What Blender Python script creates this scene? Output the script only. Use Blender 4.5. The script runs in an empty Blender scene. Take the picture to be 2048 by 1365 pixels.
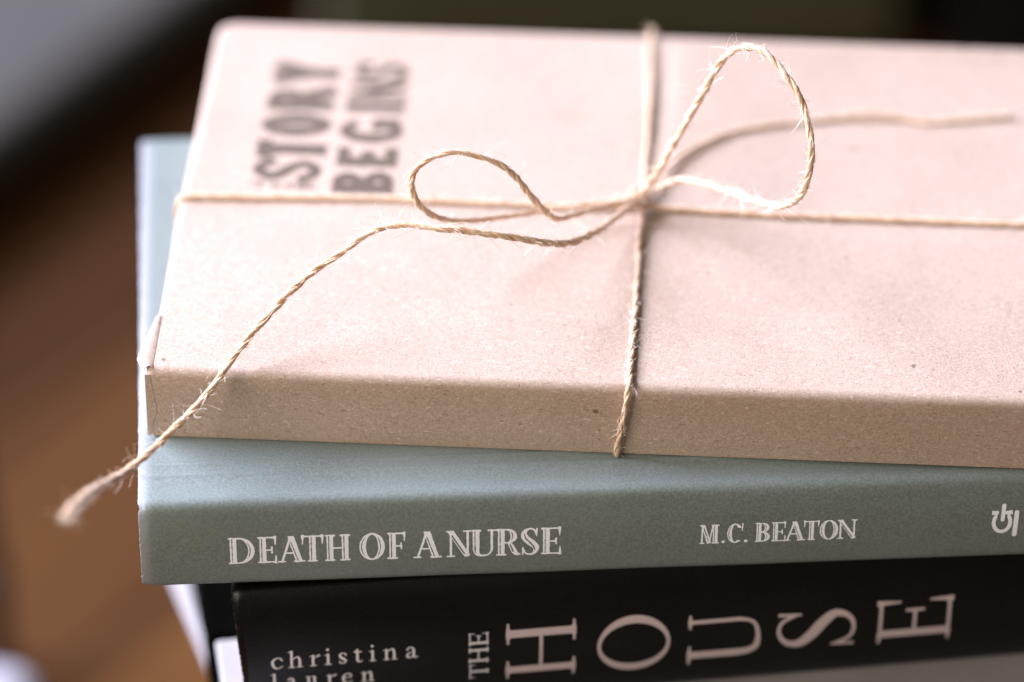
import bpy, math, random
import numpy as np
from mathutils import Vector, Matrix
random.seed(7); RNG = np.random.default_rng(7)
SC = bpy.context.scene; COL = SC.collection
MM = 0.001

# ------------------------------------------------------------------ camera, light, exposure
PITCH = math.radians(36.0)
CAM_D = 0.950
cd = bpy.data.cameras.new('camera'); cam = bpy.data.objects.new('camera', cd); COL.objects.link(cam)
cam.location = (0, -CAM_D*math.cos(PITCH), CAM_D*math.sin(PITCH))
cam.rotation_euler = (math.pi/2 - PITCH, 0, 0)
cd.sensor_width = 36; cd.lens = 36*9500/2048
cd.clip_start = 0.02; cd.clip_end = 50
cd.dof.use_dof = True; cd.dof.focus_distance = 0.943; cd.dof.aperture_fstop = 4.6
SC.camera = cam
SC.cycles.use_denoising = True
SC.view_settings.view_transform = 'Standard'; SC.view_settings.look = 'None'
SC.view_settings.exposure = 0.10; SC.view_settings.gamma = 1; SC.view_settings.use_curve_mapping = False

world = bpy.data.worlds.new('World'); SC.world = world; world.use_nodes = True
bg = world.node_tree.nodes['Background']; bg.inputs[0].default_value = (1.0, 0.94, 0.89, 1); bg.inputs[1].default_value = 0.22

def area(name, loc, target, sx, sy, power, color):
    l = bpy.data.lights.new(name, 'AREA'); l.shape = 'RECTANGLE'; l.size = sx; l.size_y = sy
    l.energy = power; l.color = color
    o = bpy.data.objects.new(name, l); COL.objects.link(o); o.location = loc
    o.rotation_euler = (Vector(target)-Vector(loc)).to_track_quat('-Z', 'Y').to_euler()
    return o
area('window_light', (-1.75, 0.85, 1.22), (0, 0.03, 0), 1.7, 1.4, 318, (0.71, 0.748, 1.0))
area('room_light', (-0.78, -0.66, 0.58), (0, 0, -0.03), .7, .5, 11.8, (1.0, 0.90, 0.78))

# ------------------------------------------------------------------ helpers
def obj(name, verts, faces, mat, parent=None, smooth=False, uv=None):
    me = bpy.data.meshes.new(name)
    me.from_pydata([tuple(map(float, v)) for v in verts], [], [tuple(map(int, f)) for f in faces])
    if smooth: me.polygons.foreach_set('use_smooth', [True]*len(me.polygons))
    if uv is not None:
        lay = me.uv_layers.new(name='UVMap')
        li = np.empty(len(me.loops), dtype=np.int32); me.loops.foreach_get('vertex_index', li)
        lay.data.foreach_set('uv', np.asarray(uv, float)[li].ravel())
    me.materials.append(mat); me.update()
    o = bpy.data.objects.new(name, me); COL.objects.link(o)
    if parent: o.parent = parent
    return o
def tag(o, label=None, cat=None, group=None, kind=None):
    for k, v in (('label', label), ('category', cat), ('group', group), ('kind', kind)):
        if v: o[k] = v
    return o
def thing(name, label, cat, loc, yaw=0.0, group=None):
    o = bpy.data.objects.new(name, None); COL.objects.link(o)
    o.location = loc; o.rotation_euler = (0, 0, math.radians(yaw)); o.empty_display_size = 0.02
    return tag(o, label, cat, group)
def vnoise(p, scale, seed=0):
    """smooth value noise, p (...,k) -> (...) in -1..1"""
    p = np.asarray(p, float)*scale
    i = np.floor(p).astype(np.int64); f = p-i; f = f*f*(3-2*f); k = p.shape[-1]; out = 0
    for c in range(1 << k):
        h = np.full(p.shape[:-1], seed*7919+13, dtype=np.int64); w = np.ones(p.shape[:-1])
        for d in range(k):
            b = (c >> d) & 1
            h = (h*1103515245 + (i[..., d]+b)*(374761393+d*668265263)) & 0x7fffffff
            h = (h ^ (h >> 13))*1274126177 & 0x7fffffff
            w = w*(f[..., d] if b else 1-f[..., d])
        out = out + w*((h & 0xffff)/32767.5-1)
    return out
def dense(P, step=.15, nmax=60):
    P = np.array(P, float); P = np.vstack([2*P[0]-P[1], P, 2*P[-1]-P[-2]]); out = []
    for i in range(1, len(P)-2):
        p0, p1, p2, p3 = P[i-1:i+3]; t = [0.0]
        for a, b in ((p0, p1), (p1, p2), (p2, p3)): t.append(t[-1]+max(np.linalg.norm(b-a), 1e-6)**.5)
        n = min(max(2, int(np.linalg.norm(p2-p1)/step)), nmax)
        for s in np.linspace(t[1], t[2], n, endpoint=False):
            A1 = (t[1]-s)/(t[1]-t[0])*p0+(s-t[0])/(t[1]-t[0])*p1
            A2 = (t[2]-s)/(t[2]-t[1])*p1+(s-t[1])/(t[2]-t[1])*p2
            A3 = (t[3]-s)/(t[3]-t[2])*p2+(s-t[2])/(t[3]-t[2])*p3
            B1 = (t[2]-s)/(t[2]-t[0])*A1+(s-t[0])/(t[2]-t[0])*A2
            B2 = (t[3]-s)/(t[3]-t[1])*A2+(s-t[1])/(t[3]-t[1])*A3
            out.append((t[2]-s)/(t[2]-t[1])*B1+(s-t[1])/(t[2]-t[1])*B2)
    out.append(P[-2]); return np.array(out)
def sstep(a, b, x):
    t = np.clip((np.asarray(x, float)-a)/(b-a), 0, 1); return t*t*(3-2*t)

# ------------------------------------------------------------------ materials
class NT:
    def __init__(s, name):
        s.m = bpy.data.materials.new(name); s.m.use_nodes = True; s.t = s.m.node_tree
        s.b = s.t.nodes['Principled BSDF']; s.co = s.t.nodes.new('ShaderNodeTexCoord')
    def n(s, typ, **kw):
        o = s.t.nodes.new(typ)
        for k, v in kw.items(): setattr(o, k, v)
        return o
    def put(s, sock, v):
        if hasattr(v, 'is_output'): s.t.links.new(v, sock)
        else: sock.default_value = v
    def mapping(s, scale=(1, 1, 1), rot=(0, 0, 0), src='Object'):
        m = s.n('ShaderNodeMapping'); s.t.links.new(s.co.outputs[src], m.inputs[0])
        m.inputs['Scale'].default_value = scale; m.inputs['Rotation'].default_value = rot
        return m.outputs[0]
    def noise(s, scale, detail=2, rough=.5, vec=None, dist=0):
        o = s.n('ShaderNodeTexNoise'); o.inputs['Scale'].default_value = scale
        o.inputs['Detail'].default_value = detail; o.inputs['Roughness'].default_value = rough
        o.inputs['Distortion'].default_value = dist
        s.t.links.new(vec if vec is not None else s.co.outputs['Object'], o.inputs['Vector'])
        return o.outputs['Fac']
    def ramp(s, fac, a, b, lo=0.0, hi=1.0):
        o = s.n('ShaderNodeMapRange'); s.t.links.new(fac, o.inputs[0])
        for i, v in ((1, a), (2, b), (3, lo), (4, hi)): o.inputs[i].default_value = v
        o.interpolation_type = 'SMOOTHSTEP'
        return o.outputs[0]
    def math(s, op, a, b=0.0):
        o = s.n('ShaderNodeMath', operation=op); s.put(o.inputs[0], a); s.put(o.inputs[1], b); return o.outputs[0]
    def mix(s, fac, a, b, blend='MIX'):
        o = s.n('ShaderNodeMix', data_type='RGBA', blend_type=blend)
        s.put(o.inputs[0], fac)
        s.put(o.inputs[6], a if hasattr(a, 'is_output') else (*a, 1)); s.put(o.inputs[7], b if hasattr(b, 'is_output') else (*b, 1))
        return o.outputs[2]
    def bump(s, h, strength, dist):
        o = s.n('ShaderNodeBump'); o.inputs['Strength'].default_value = strength; o.inputs['Distance'].default_value = dist
        s.t.links.new(h, o.inputs['Height']); s.t.links.new(o.outputs[0], s.b.inputs['Normal'])
    def done(s, col, rough=.6, spec=.5, sheen=0):
        s.put(s.b.inputs['Base Color'], col if hasattr(col, 'is_output') else (*col, 1))
        s.put(s.b.inputs['Roughness'], rough); s.b.inputs['Specular IOR Level'].default_value = spec
        if sheen: s.b.inputs['Sheen Weight'].default_value = sheen
        return s.m

def mat_kraft():
    t = NT('kraft paper')
    big = t.noise(45, 3); grain = t.noise(2600, 3, .7); mid = t.noise(420, 3, .6)
    col = t.mix(t.ramp(big, .3, .7), (.355, .255, .188), (.39, .287, .215))
    col = t.mix(t.ramp(mid, .35, .7, 0, .35), col, (.34, .238, .168))
    col = t.mix(t.ramp(grain, .40, .62, .0, .75), col, (.49, .378, .295))
    f1 = t.noise(1700, 1.5, .5, t.mapping((.45, 2.0, 1.2), (0, 0, .5)), .6)
    f2 = t.noise(1700, 1.5, .5, t.mapping((1.9, .5, 1.1), (0, .5, -.4)), .6)
    fl = t.math('MAXIMUM', t.ramp(f1, .64, .72), t.ramp(f2, .65, .72))
    col = t.mix(t.math('MULTIPLY', fl, .62), col, (.22, .135, .08))
    f3 = t.noise(1600, 1, .5, t.mapping((.6, 2.0, 1.8), (.3, 0, -.7)), .8)
    col = t.mix(t.ramp(f3, .64, .72, 0, .7), col, (.63, .52, .43))
    spot = t.noise(430, 0, .5)
    col = t.mix(t.ramp(spot, .845, .865, 0, .75), col, (.13, .07, .04))
    h = t.math('ADD', grain, t.math('MULTIPLY', fl, -.5)); h = t.math('ADD', h, t.math('MULTIPLY', mid, .7))
    t.bump(h, .40, .00014)
    return t.done(col, .56, .5)
def mat_twine():
    t = NT('jute')
    s1 = t.noise(1, 3, .6, t.mapping((9, .55, 1), src='UV'), .3); s2 = t.noise(1, 2, .5, t.mapping((3, .12, 1), src='UV'))
    col = t.mix(t.ramp(s1, .32, .68), (.54, .245, .085), (.97, .73, .50))
    col = t.mix(t.ramp(s2, .35, .7, 0, .6), col, (.93, .73, .50))
    t.bump(s1, .8, .0003)
    m = t.done(col, .45, .7, .65); t.b.inputs['Sheen Roughness'].default_value = .35; t.b.inputs['Sheen Tint'].default_value = (1, .96, .92, 1)
    tr = t.n('ShaderNodeBsdfTranslucent'); t.t.links.new(col, tr.inputs['Color'])
    mx = t.n('ShaderNodeMixShader'); mx.inputs[0].default_value = .16
    t.t.links.new(t.b.outputs[0], mx.inputs[1]); t.t.links.new(tr.outputs[0], mx.inputs[2])
    t.t.links.new(mx.outputs[0], t.t.nodes['Material Output'].inputs['Surface'])
    return m
def mat_fibre():
    t = NT('jute fibre'); n = t.noise(160, 1)
    return t.done(t.mix(t.ramp(n, .35, .65), (.78, .64, .48), (.95, .87, .78)), .5, .4)
def mat_teal():
    t = NT('teal cover stock')
    big = t.noise(38, 3); g = t.noise(2100, 3, .65); m = t.noise(500, 2)
    col = t.mix(t.ramp(big, .3, .7), (.122, .148, .132), (.143, .170, .151))
    col = t.mix(t.ramp(g, .36, .64, 0, .7), col, (.21, .24, .222))
    f = t.noise(1700, 1.5, .5, t.mapping((.6, 2.0, 1.6), (0, .2, .6)), .7)
    col = t.mix(t.ramp(f, .63, .70, 0, .55), col, (.105, .13, .12))
    # rubbed cover edge, plus lilac window light on its curl painted in
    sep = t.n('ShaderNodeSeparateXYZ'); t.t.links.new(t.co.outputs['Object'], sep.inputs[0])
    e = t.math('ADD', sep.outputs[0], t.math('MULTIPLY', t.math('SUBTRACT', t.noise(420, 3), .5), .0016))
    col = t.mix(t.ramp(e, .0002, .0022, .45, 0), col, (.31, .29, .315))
    t.bump(t.math('ADD', g, t.math('MULTIPLY', m, .6)), .38, .00016)
    return t.done(col, .47, .55)
def mat_black_cloth():
    t = NT('black book cloth')
    sep = t.n('ShaderNodeSeparateXYZ'); t.t.links.new(t.co.outputs['Object'], sep.inputs[0])
    wob = t.math('MULTIPLY', t.noise(300, 2), .0006)
    wx = t.math('SINE', t.math('MULTIPLY', t.math('ADD', sep.outputs[0], wob), 2*math.pi/.00046))
    wz = t.math('SINE', t.math('MULTIPLY', t.math('ADD', sep.outputs[2], wob), 2*math.pi/.00040))
    weave = t.math('MULTIPLY', wx, wz); g = t.noise(2600, 2)
    h = t.math('ADD', t.math('MULTIPLY', weave, .35), t.math('MULTIPLY', g, .8))
    t.bump(h, .30, .00016)
    col = t.mix(t.ramp(t.noise(60, 3), .3, .7), (.0020, .0018, .0011), (.0032, .0029, .0019))
    return t.done(col, t.ramp(g, .3, .7, .25, .36), .30)
def mat_pages():
    t = NT('page edges'); n = t.noise(1, 2, .6, t.mapping((60, 60, 5200)))
    t.bump(n, .5, .0002)
    return t.done(t.mix(t.ramp(n, .3, .7), (.60, .56, .50), (.78, .75, .71)), .8, .2)
def mat_plain(name, c1, c2, scale=900, rough=.55, spec=.4, bump=.3):
    t = NT(name); g = t.noise(scale, 3, .6); b = t.noise(scale/25, 3)
    col = t.mix(t.ramp(t.math('ADD', t.math('MULTIPLY', g, .6), t.math('MULTIPLY', b, .4)), .35, .65), c1, c2)
    if bump: t.bump(g, bump, .15/scale)
    return t.done(col, rough, spec)
def mat_ink(name, c, wear=.0):
    t = NT(name); g = t.noise(2600, 2, .6)
    d = tuple(x*.93 for x in c)
    return t.done(t.mix(t.ramp(g, .3, .62), d, c), .5, .35)
def mat_floor():
    t = NT('wood floor')
    R = math.radians(-53)
    v = t.mapping((1, 1, 1), (0, 0, R))
    def along(sx, sy):
        m = t.n('ShaderNodeMapping'); t.t.links.new(v, m.inputs[0]); m.inputs['Scale'].default_value = (sx, sy, 1); return m.outputs[0]
    br = t.n('ShaderNodeTexBrick'); t.t.links.new(v, br.inputs['Vector'])
    br.inputs['Scale'].default_value = 1; br.inputs['Brick Width'].default_value = .9; br.inputs['Row Height'].default_value = .085
    br.inputs['Mortar Size'].default_value = .0018; br.inputs['Color1'].default_value = (.058, .023, .0062, 1)
    br.inputs['Color2'].default_value = (.135, .055, .0145, 1); br.inputs['Mortar'].default_value = (.012, .004, .001, 1)
    gr = t.noise(1, 4, .6, along(5, 90), .4); st = t.noise(1, 2, .5, along(1.1, 19))
    col = t.mix(t.ramp(gr, .3, .7, .0, .5), br.outputs['Color'], (.05, .022, .007))
    col = t.mix(t.ramp(st, .44, .56, 0, .92), col, (.022, .0082, .0022))
    t.bump(gr, .2, .0005)
    return t.done(col, .6, .06)
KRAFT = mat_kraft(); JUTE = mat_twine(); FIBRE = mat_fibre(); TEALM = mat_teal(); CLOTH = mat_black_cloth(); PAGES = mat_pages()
INK_W = mat_ink('white print', (.92, .95, 1.0)); INK_P = mat_ink('rose print', (.56, .445, .435)); INK_S = mat_ink('silver print', (.74, .69, .69))
INK_K = mat_ink('stamp ink', (.112, .082, .058))

# ------------------------------------------------------------------ lettering: signed distance glyphs meshed onto a surface
class G:
    """glyph canvas: height 1, width w; d < 0 is ink"""
    def __init__(s, w, n, st):
        s.w = w; h = 1.0/n; s.h = h; p = .12
        s.x = np.arange(-p, w+p+h, h); s.y = np.arange(-p, 1+p+h, h)
        s.X, s.Y = np.meshgrid(s.x, s.y); s.d = np.full(s.X.shape, 9.0); s.c = np.full(s.X.shape, 9.0)
        s.__dict__.update(st)
    def add(s, d, k=0):
        if k:
            hh = np.clip(.5+.5*(d-s.d)/k, 0, 1); s.d = d*(1-hh)+s.d*hh-k*hh*(1-hh)
        else: s.d = np.minimum(s.d, d)
    def cut(s, d): s.c = np.minimum(s.c, d)
    def box(s, x0, x1, y0, y1):
        dx = np.abs(s.X-(x0+x1)/2)-(x1-x0)/2; dy = np.abs(s.Y-(y0+y1)/2)-(y1-y0)/2
        return np.minimum(np.maximum(dx, dy), 0)+np.hypot(np.maximum(dx, 0), np.maximum(dy, 0))
    def line(s, x0, y0, x1, y1, w0, w1=None, flat=True):
        w1 = w0 if w1 is None else w1
        L = math.hypot(x1-x0, y1-y0)+1e-9; ux, uy = (x1-x0)/L, (y1-y0)/L
        a = (s.X-x0)*ux+(s.Y-y0)*uy; b = np.abs((s.X-x0)*-uy+(s.Y-y0)*ux); t = np.clip(a/L, 0, 1)
        if flat: return np.maximum(b-(w0+(w1-w0)*t)/2, np.abs(a-L/2)-L/2)
        return np.hypot(a-t*L, b)-(w0+(w1-w0)*t)/2
    def curve(s, pts, k=0, cut=False):
        P = dense(pts, .045, 12); d = np.full(s.X.shape, 9.0)
        for p, q in zip(P[:-1], P[1:]): d = np.minimum(d, s.line(p[0], p[1], q[0], q[1], max(p[2], .008), max(q[2], .008), False))
        if cut: s.cut(d)
        else: s.add(d, k)
    def ell(s, cx, cy, a, b):
        x, y = s.X-cx, s.Y-cy; k0 = np.hypot(x/a, y/b); k1 = np.hypot(x/a/a, y/b/b)+1e-9
        return k0*(k0-1)/k1
    def stem(s, xc, y0=0.0, y1=1.0, top=True, bot=True, lo=None, ro=None):
        h = s.st/2; s.add(s.box(xc-h, xc+h, y0, y1)); sf = s.sf
        if bot: s.add(s.box(xc-h-sf, xc+h+sf, y0, y0+s.sh), s.br)
        if top: s.add(s.box(xc-h-sf, xc+h+sf, y1-s.sh, y1), s.br)
        if s.inl: s.cut(s.box(xc-h+s.e0, xc-h+s.e1, y0+s.sh*.8, y1-s.sh*.8))
    def result(s): return np.maximum(s.d, -s.c)
DIDONE = dict(st=.135, hl=.050, sf=.115, sh=.036, br=.045, inl=False, e0=0, e1=0)
DIDSM = dict(st=.15, hl=.07, sf=.10, sh=.07, br=.05, inl=False, e0=0, e1=0)
INLINE = dict(st=.20, hl=.058, sf=.055, sh=.058, br=.03, inl=True, e0=.052, e1=.080)
SANS = dict(st=.20, hl=.16, sf=0, sh=0, br=0, inl=False, e0=0, e1=0)
def glyph(ch, w, st, n):
    g = G(w, n, st); S = g.st; H = g.hl; sf = g.sf; sh = g.sh; b = g.br; sans = sf == 0
    xl = sf+S/2; xr = w-sf-S/2
    def arm_end(x, ya, yb, tw=None):
        if not sans: g.add(g.line(x-.012, ya, x-.012, yb, .085 if tw is None else tw, .03), .04)
    def bowl(cx, y0, y1, xe):
        cy = (y0+y1)/2; ry = (y1-y0)/2
        d = np.maximum(g.ell(cx, cy, xe-cx, ry), -g.ell(cx, cy, max(xe-cx-S, .02), max(ry-H, .03)))
        g.add(np.maximum(d, cx-.005-g.X)); g.add(g.box(xl, cx+.01, y1-H, y1)); g.add(g.box(xl, cx+.01, y0, y0+H))
        if g.inl:
            c = np.maximum(g.ell(cx, cy, xe-cx-S+g.e1, ry*.86), -g.ell(cx, cy, xe-cx-S+g.e0, ry*.86))
            g.cut(np.maximum(np.maximum(c, cx+.06-g.X), np.abs(g.Y-cy)-ry*.62))
    if ch == 'E' or ch == 'F':
        g.stem(xl, bot=(ch == 'F'), top=False)
        if not sans: g.add(g.box(0, xl, 1-sh, 1), b); g.add(g.box(0, xl, 0, sh), b)
        g.add(g.box(xl, w, 1-H, 1)); arm_end(w, 1.03, .70)
        g.add(g.box(xl, w*.80, .5-H/2, .5+H/2))
        if not sans: g.add(g.line(w*.79, .37, w*.79, .63, .05, .05), .04)
        if ch == 'E': g.add(g.box(xl, w, 0, H)); arm_end(w+.01, -.03, .30)
    elif ch == 'T':
        g.stem(w/2, top=False, bot=not sans); g.add(g.box(0, w, 1-H, 1)); arm_end(w, 1.03, .68); arm_end(.024, 1.03, .68)
    elif ch == 'I': g.stem(w/2, top=not sans, bot=not sans)
    elif ch == 'H':
        g.stem(xl); g.stem(xr); g.add(g.box(xl, xr, .5-H/2, .5+H/2))
    elif ch == 'D':
        g.stem(xl, top=False, bot=False); g.add(g.box(0, xl, 1-sh, 1), b); g.add(g.box(0, xl, 0, sh), b); bowl(w*.42, 0, 1, w)
    elif ch == 'B':
        g.stem(xl, top=False, bot=False)
        if not sans: g.add(g.box(0, xl, 1-sh, 1), b); g.add(g.box(0, xl, 0, sh), b)
        bowl(w*.48, .50, 1, w*.94); bowl(w*.48, 0, .53, w)
    elif ch == 'R':
        g.stem(xl, top=False, bot=not sans)
        if not sans: g.add(g.box(0, xl, 1-sh, 1), b)
        bowl(w*.46, .46, 1, w*.86)
        if sans: g.add(g.line(w*.5, .5, w-.1, 0, S, S))
        else:
            g.curve([(w*.50, .47, .05), (w*.62, .38, .13), (w*.72, .18, .17), (w*.84, .05, .12), (w*.98, .03, .04)])
            if g.inl: g.curve([(w*.56, .42, .03), (w*.63, .30, .045), (w*.70, .14, .035)], cut=True)
    elif ch in 'OC':
        ov = .015
        d = np.maximum(g.ell(w/2, .5, w/2, .5+ov), -g.ell(w/2, .5, w/2-S, .5+ov-H))
        if ch == 'C':
            d = np.maximum(d, -np.maximum(.55*w-g.X, np.abs(g.Y-.46)-.33))
        g.add(d)
        if ch == 'C': g.add(g.line(w*.93, .62, w*.97, 1.02, .03, .06), .03)
        if g.inl:
            for sg in ((-1, 1) if ch == 'O' else (-1,)):
                c = np.maximum(g.ell(w/2, .5, w/2-(g.e0 if sg < 0 else S-g.e1), .47), -g.ell(w/2, .5, w/2-(g.e1 if sg < 0 else S-g.e0), .47))
                g.cut(np.maximum(np.maximum(c, np.abs(g.Y-.5)-.36), -sg*(g.X-w/2)))
    elif ch == 'G':
        d = np.maximum(g.ell(w/2, .5, w/2, .51), -g.ell(w/2, .5, w/2-S, .51-H))
        g.add(np.maximum(d, -np.maximum(.5*w-g.X, np.abs(g.Y-.58)-.16))); g.add(g.box(w-S*1.05, w, .08, .50)); g.add(g.box(w*.52, w, .38, .50))
    elif ch == 'A':
        ax, bx = sf+.05, w-sf-S*.55
        g.add(g.line(ax, 0, w*.47, 1.0, H*1.25)); g.add(g.line(bx, 0, w*.47, 1.02, S)); g.add(g.box(w*.22, w*.75, .33, .33+H))
        for x, ww in ((ax, .12), (bx, .17)): g.add(g.box(x-ww, x+ww, 0, sh), b)
        if g.inl: g.cut(g.line(bx-S*.21, sh, w*.47-S*.0, .80, .032, .026))
        s_ = g.Y-1.0; g.d = np.maximum(g.d, s_)
    elif ch == 'N':
        tw = H*1.3 if not sans else S*.66
        a = tw/2+sf*1.3; c = w-tw/2-sf*1.3
        g.add(g.line(a, 0, a, 1, tw)); g.add(g.line(c, 0, c, 1, tw)); g.add(g.line(a-.01, .985, c, .02, S*(.70 if sans else .92)))
        if not sans: g.add(g.box(a-.13, a+.13, 0, sh), b); g.add(g.box(c-.13, c+.13, 1-sh, 1), b); g.add(g.box(a-.13, a+.02, 1-sh, 1), b)
        if g.inl: g.cut(g.line(a+.025, .83, c-.09, .10, .045))
        g.d = np.maximum(g.d, np.abs(g.Y-.49)-.51)
    elif ch == 'M':
        a = .09; g.add(g.line(a, 0, a+.03, 1, H*1.2)); g.add(g.line(a+.05, 1, w*.50, .02, S*.85)); g.add(g.line(w*.50, .02, w-sf-S, 1, H))
        g.stem(w-sf-S/2); g.add(g.box(a-.09, a+.11, 0, sh), b); g.add(g.box(a-.08, a+.1, 1-sh, 1), b)
        g.cut(g.line(a+.085, .83, w*.46, .14, .035)); g.d = np.maximum(g.d, np.abs(g.Y-.5)-.5)
    elif ch == 'U':
        tw = H*1.3; xr2 = w-tw/2-sf*1.3
        g.curve([(xl, .33, S), (xl+.015, .17, S*.9), (xl+.09, .05, H*1.9), ((xl+xr2)/2+.03, .022, H*1.2), (xr2-.07, .09, H), (xr2, .28, tw), (xr2, .4, tw)])
        g.stem(xl, .30, 1, True, False); g.add(g.line(xr2, .36, xr2, 1, tw)); g.add(g.box(xr2-.12, xr2+.12, 1-sh, 1), b)
        if g.inl: g.cut(g.line(xl-S/2+(g.e0+g.e1)/2+.006, .14, xl-S/2+(g.e0+g.e1)/2, .34, .035, .047))
    elif ch == 'S':
        if sans:
            g.curve([(w*.93, .76, .19), (w*.72, .90, .18), (w*.42, .90, .18), (w*.17, .74, .2), (w*.32, .57, .21), (w*.66, .44, .21), (w*.85, .26, .2), (w*.6, .10, .18), (w*.28, .10, .18), (w*.07, .25, .19)])
        else:
            s_ = S*1.05
            g.curve([(w*.86, .80, H), (w*.72, .95, H), (w*.46, .985, H), (w*.2, .88, s_*.6), (w*.16, .72, s_*.92), (w*.36, .565, s_*1.1), (w*.66, .42, s_*1.1), (w*.86, .26, s_*.85), (w*.76, .08, s_*.5), (w*.50, .012, H), (w*.24, .06, H), (w*.10, .22, H)])
            g.add(g.line(w*.88, .70, w*.90, 1.0, .035, .05), .03); g.add(g.line(w*.08, .30, w*.06, 0.0, .035, .05), .03)
            if g.inl: g.curve([(w*.17, .78, .03), (w*.24, .64, .042), (w*.50, .47, .045), (w*.72, .30, .042), (w*.78, .18, .03)], cut=True)
    elif ch == 'Y':
        g.add(g.line(S*.45, 1, w/2, .45, S)); g.add(g.line(w-S*.45, 1, w/2, .45, S)); g.add(g.box(w/2-S/2, w/2+S/2, 0, .5))
    elif ch == '.': g.add(g.ell(w/2, .5, w/2, .5))
    # ---- lower case, x height .66, ascender 1
    elif ch == 'c': g.curve([(w*.92, .50, .09), (w*.78, .62, .06), (w*.52, .64, .055), (w*.16, .50, .11), (w*.12, .30, .13), (w*.30, .07, .10), (w*.60, .02, .06), (w*.97, .14, .035)])
    elif ch in 'hn':
        top = 1.0 if ch == 'h' else .66; x0 = .15; x1 = w-.17
        g.add(g.box(x0-.055, x0+.055, 0, top)); g.add(g.line(x0-.16, top-.09, x0+.03, top-.01, .03, .06)); g.add(g.box(x0-.15, x0+.15, 0, .045), .03)
        g.curve([(x0, .44, .04), (x0+.14, .58, .05), (x0+.30, .635, .075), (x1-.03, .56, .1), (x1, .38, .11), (x1, .05, .11)]); g.add(g.box(x1-.15, x1+.15, 0, .045), .03)
    elif ch == 'r':
        x0 = .17; g.add(g.box(x0-.055, x0+.055, 0, .66)); g.add(g.line(x0-.16, .57, x0+.03, .65, .03, .06)); g.add(g.box(x0-.15, x0+.19, 0, .045), .03)
        g.curve([(x0, .42, .03), (x0+.16, .58, .05), (x0+.30, .63, .08), (w-.05, .58, .09)])
    elif ch in 'il':
        x0 = w/2; top = 1.0 if ch == 'l' else .66
        g.add(g.box(x0-.055, x0+.055, 0, top)); g.add(g.line(x0-.17, top-.09, x0+.03, top-.01, .03, .06)); g.add(g.box(x0-.16, x0+.16, 0, .045), .03)
        if ch == 'i': g.add(g.ell(x0-.01, .90, .068, .068))
    elif ch == 's':
        g.curve([(w*.82, .50, .05), (w*.7, .61, .05), (w*.45, .635, .055), (w*.2, .55, .09), (w*.24, .42, .12), (w*.60, .28, .13), (w*.82, .16, .10), (w*.66, .04, .06), (w*.4, .02, .05), (w*.16, .14, .05)])
        g.add(g.line(w*.86, .47, w*.86, .64, .03)); g.add(g.line(w*.12, .02, w*.12, .2, .03))
    elif ch == 't':
        g.curve([(w*.42, .78, .05), (w*.40, .6, .1), (w*.38, .3, .115), (w*.42, .10, .11), (w*.62, .02, .07), (w*.95, .10, .04)]); g.add(g.box(0, w*.92, .60, .655)); g.add(g.line(0, .60, w*.42, .80, .05, .04))
    elif ch == 'u':
        x0 = .16; x1 = w-.2
        g.curve([(x0, .62, .11), (x0, .25, .11), (x0+.08, .06, .09), (x0+.26, .03, .06), (x1-.1, .1, .05), (x1, .2, .05)]); g.add(g.box(x1-.055, x1+.055, .02, .64))
        g.add(g.box(x0-.14, x0, .60, .65)); g.add(g.box(x1-.16, x1, .60, .65)); g.add(g.box(x1, x1+.16, 0, .045))
    elif ch == 'e':
        g.curve([(w*.12, .35, .06), (w*.84, .40, .045), (w*.80, .54, .09), (w*.58, .635, .06), (w*.34, .60, .07), (w*.14, .42, .11), (w*.14, .24, .12), (w*.32, .05, .09), (w*.60, .02, .06), (w*.95, .15, .035)])
    elif ch == 'a':
        g.curve([(w*.14, .52, .10), (w*.26, .62, .06), (w*.46, .635, .06), (w*.62, .54, .1), (w*.64, .30, .115), (w*.66, .10, .11), (w*.80, .02, .07), (w*.98, .08, .035)])
        g.curve([(w*.62, .40, .04), (w*.34, .33, .05), (w*.13, .20, .10), (w*.18, .05, .09), (w*.38, .03, .06), (w*.62, .14, .04)])
    return g
def mesh_glyph(xs, ys, d, place, V, F):
    """marching squares of d<0 on the grid; place(x,y)->3D, appended to V,F"""
    ins = d < 0; ny, nx = d.shape; cache = {}
    def vid(key, x, y):
        if key not in cache: cache[key] = len(V); V.append(place(x, y))
        return cache[key]
    full = ins[:-1, :-1] & ins[1:, :-1] & ins[:-1, 1:] & ins[1:, 1:]; some = ins[:-1, :-1] | ins[1:, :-1] | ins[:-1, 1:] | ins[1:, 1:]
    for j in range(ny-1):
        i = 0
        while i < nx-1:
            if full[j, i]:
                k = i
                while k+1 < nx-1 and full[j, k+1] and k-i < 24: k += 1
                F.append([vid((a, c), xs[a], ys[c]) for a, c in ((i, j), (k+1, j), (k+1, j+1), (i, j+1))]); i = k+1; continue
            if some[j, i]:
                cs = [(i, j), (i+1, j), (i+1, j+1), (i, j+1)]; poly = []
                for q in range(4):
                    a = cs[q]; c = cs[(q+1) % 4]; da = d[a[1], a[0]]; db = d[c[1], c[0]]
                    if da < 0: poly.append(vid(a, xs[a[0]], ys[a[1]]))
                    if (da < 0) != (db < 0):
                        t = da/(da-db); key = (min(a, c), max(a, c))
                        poly.append(vid(key, xs[a[0]]+t*(xs[c[0]]-xs[a[0]]), ys[a[1]]+t*(ys[c[1]]-ys[a[1]])))
                if len(poly) >= 3: F.append(poly)
            i += 1
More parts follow.
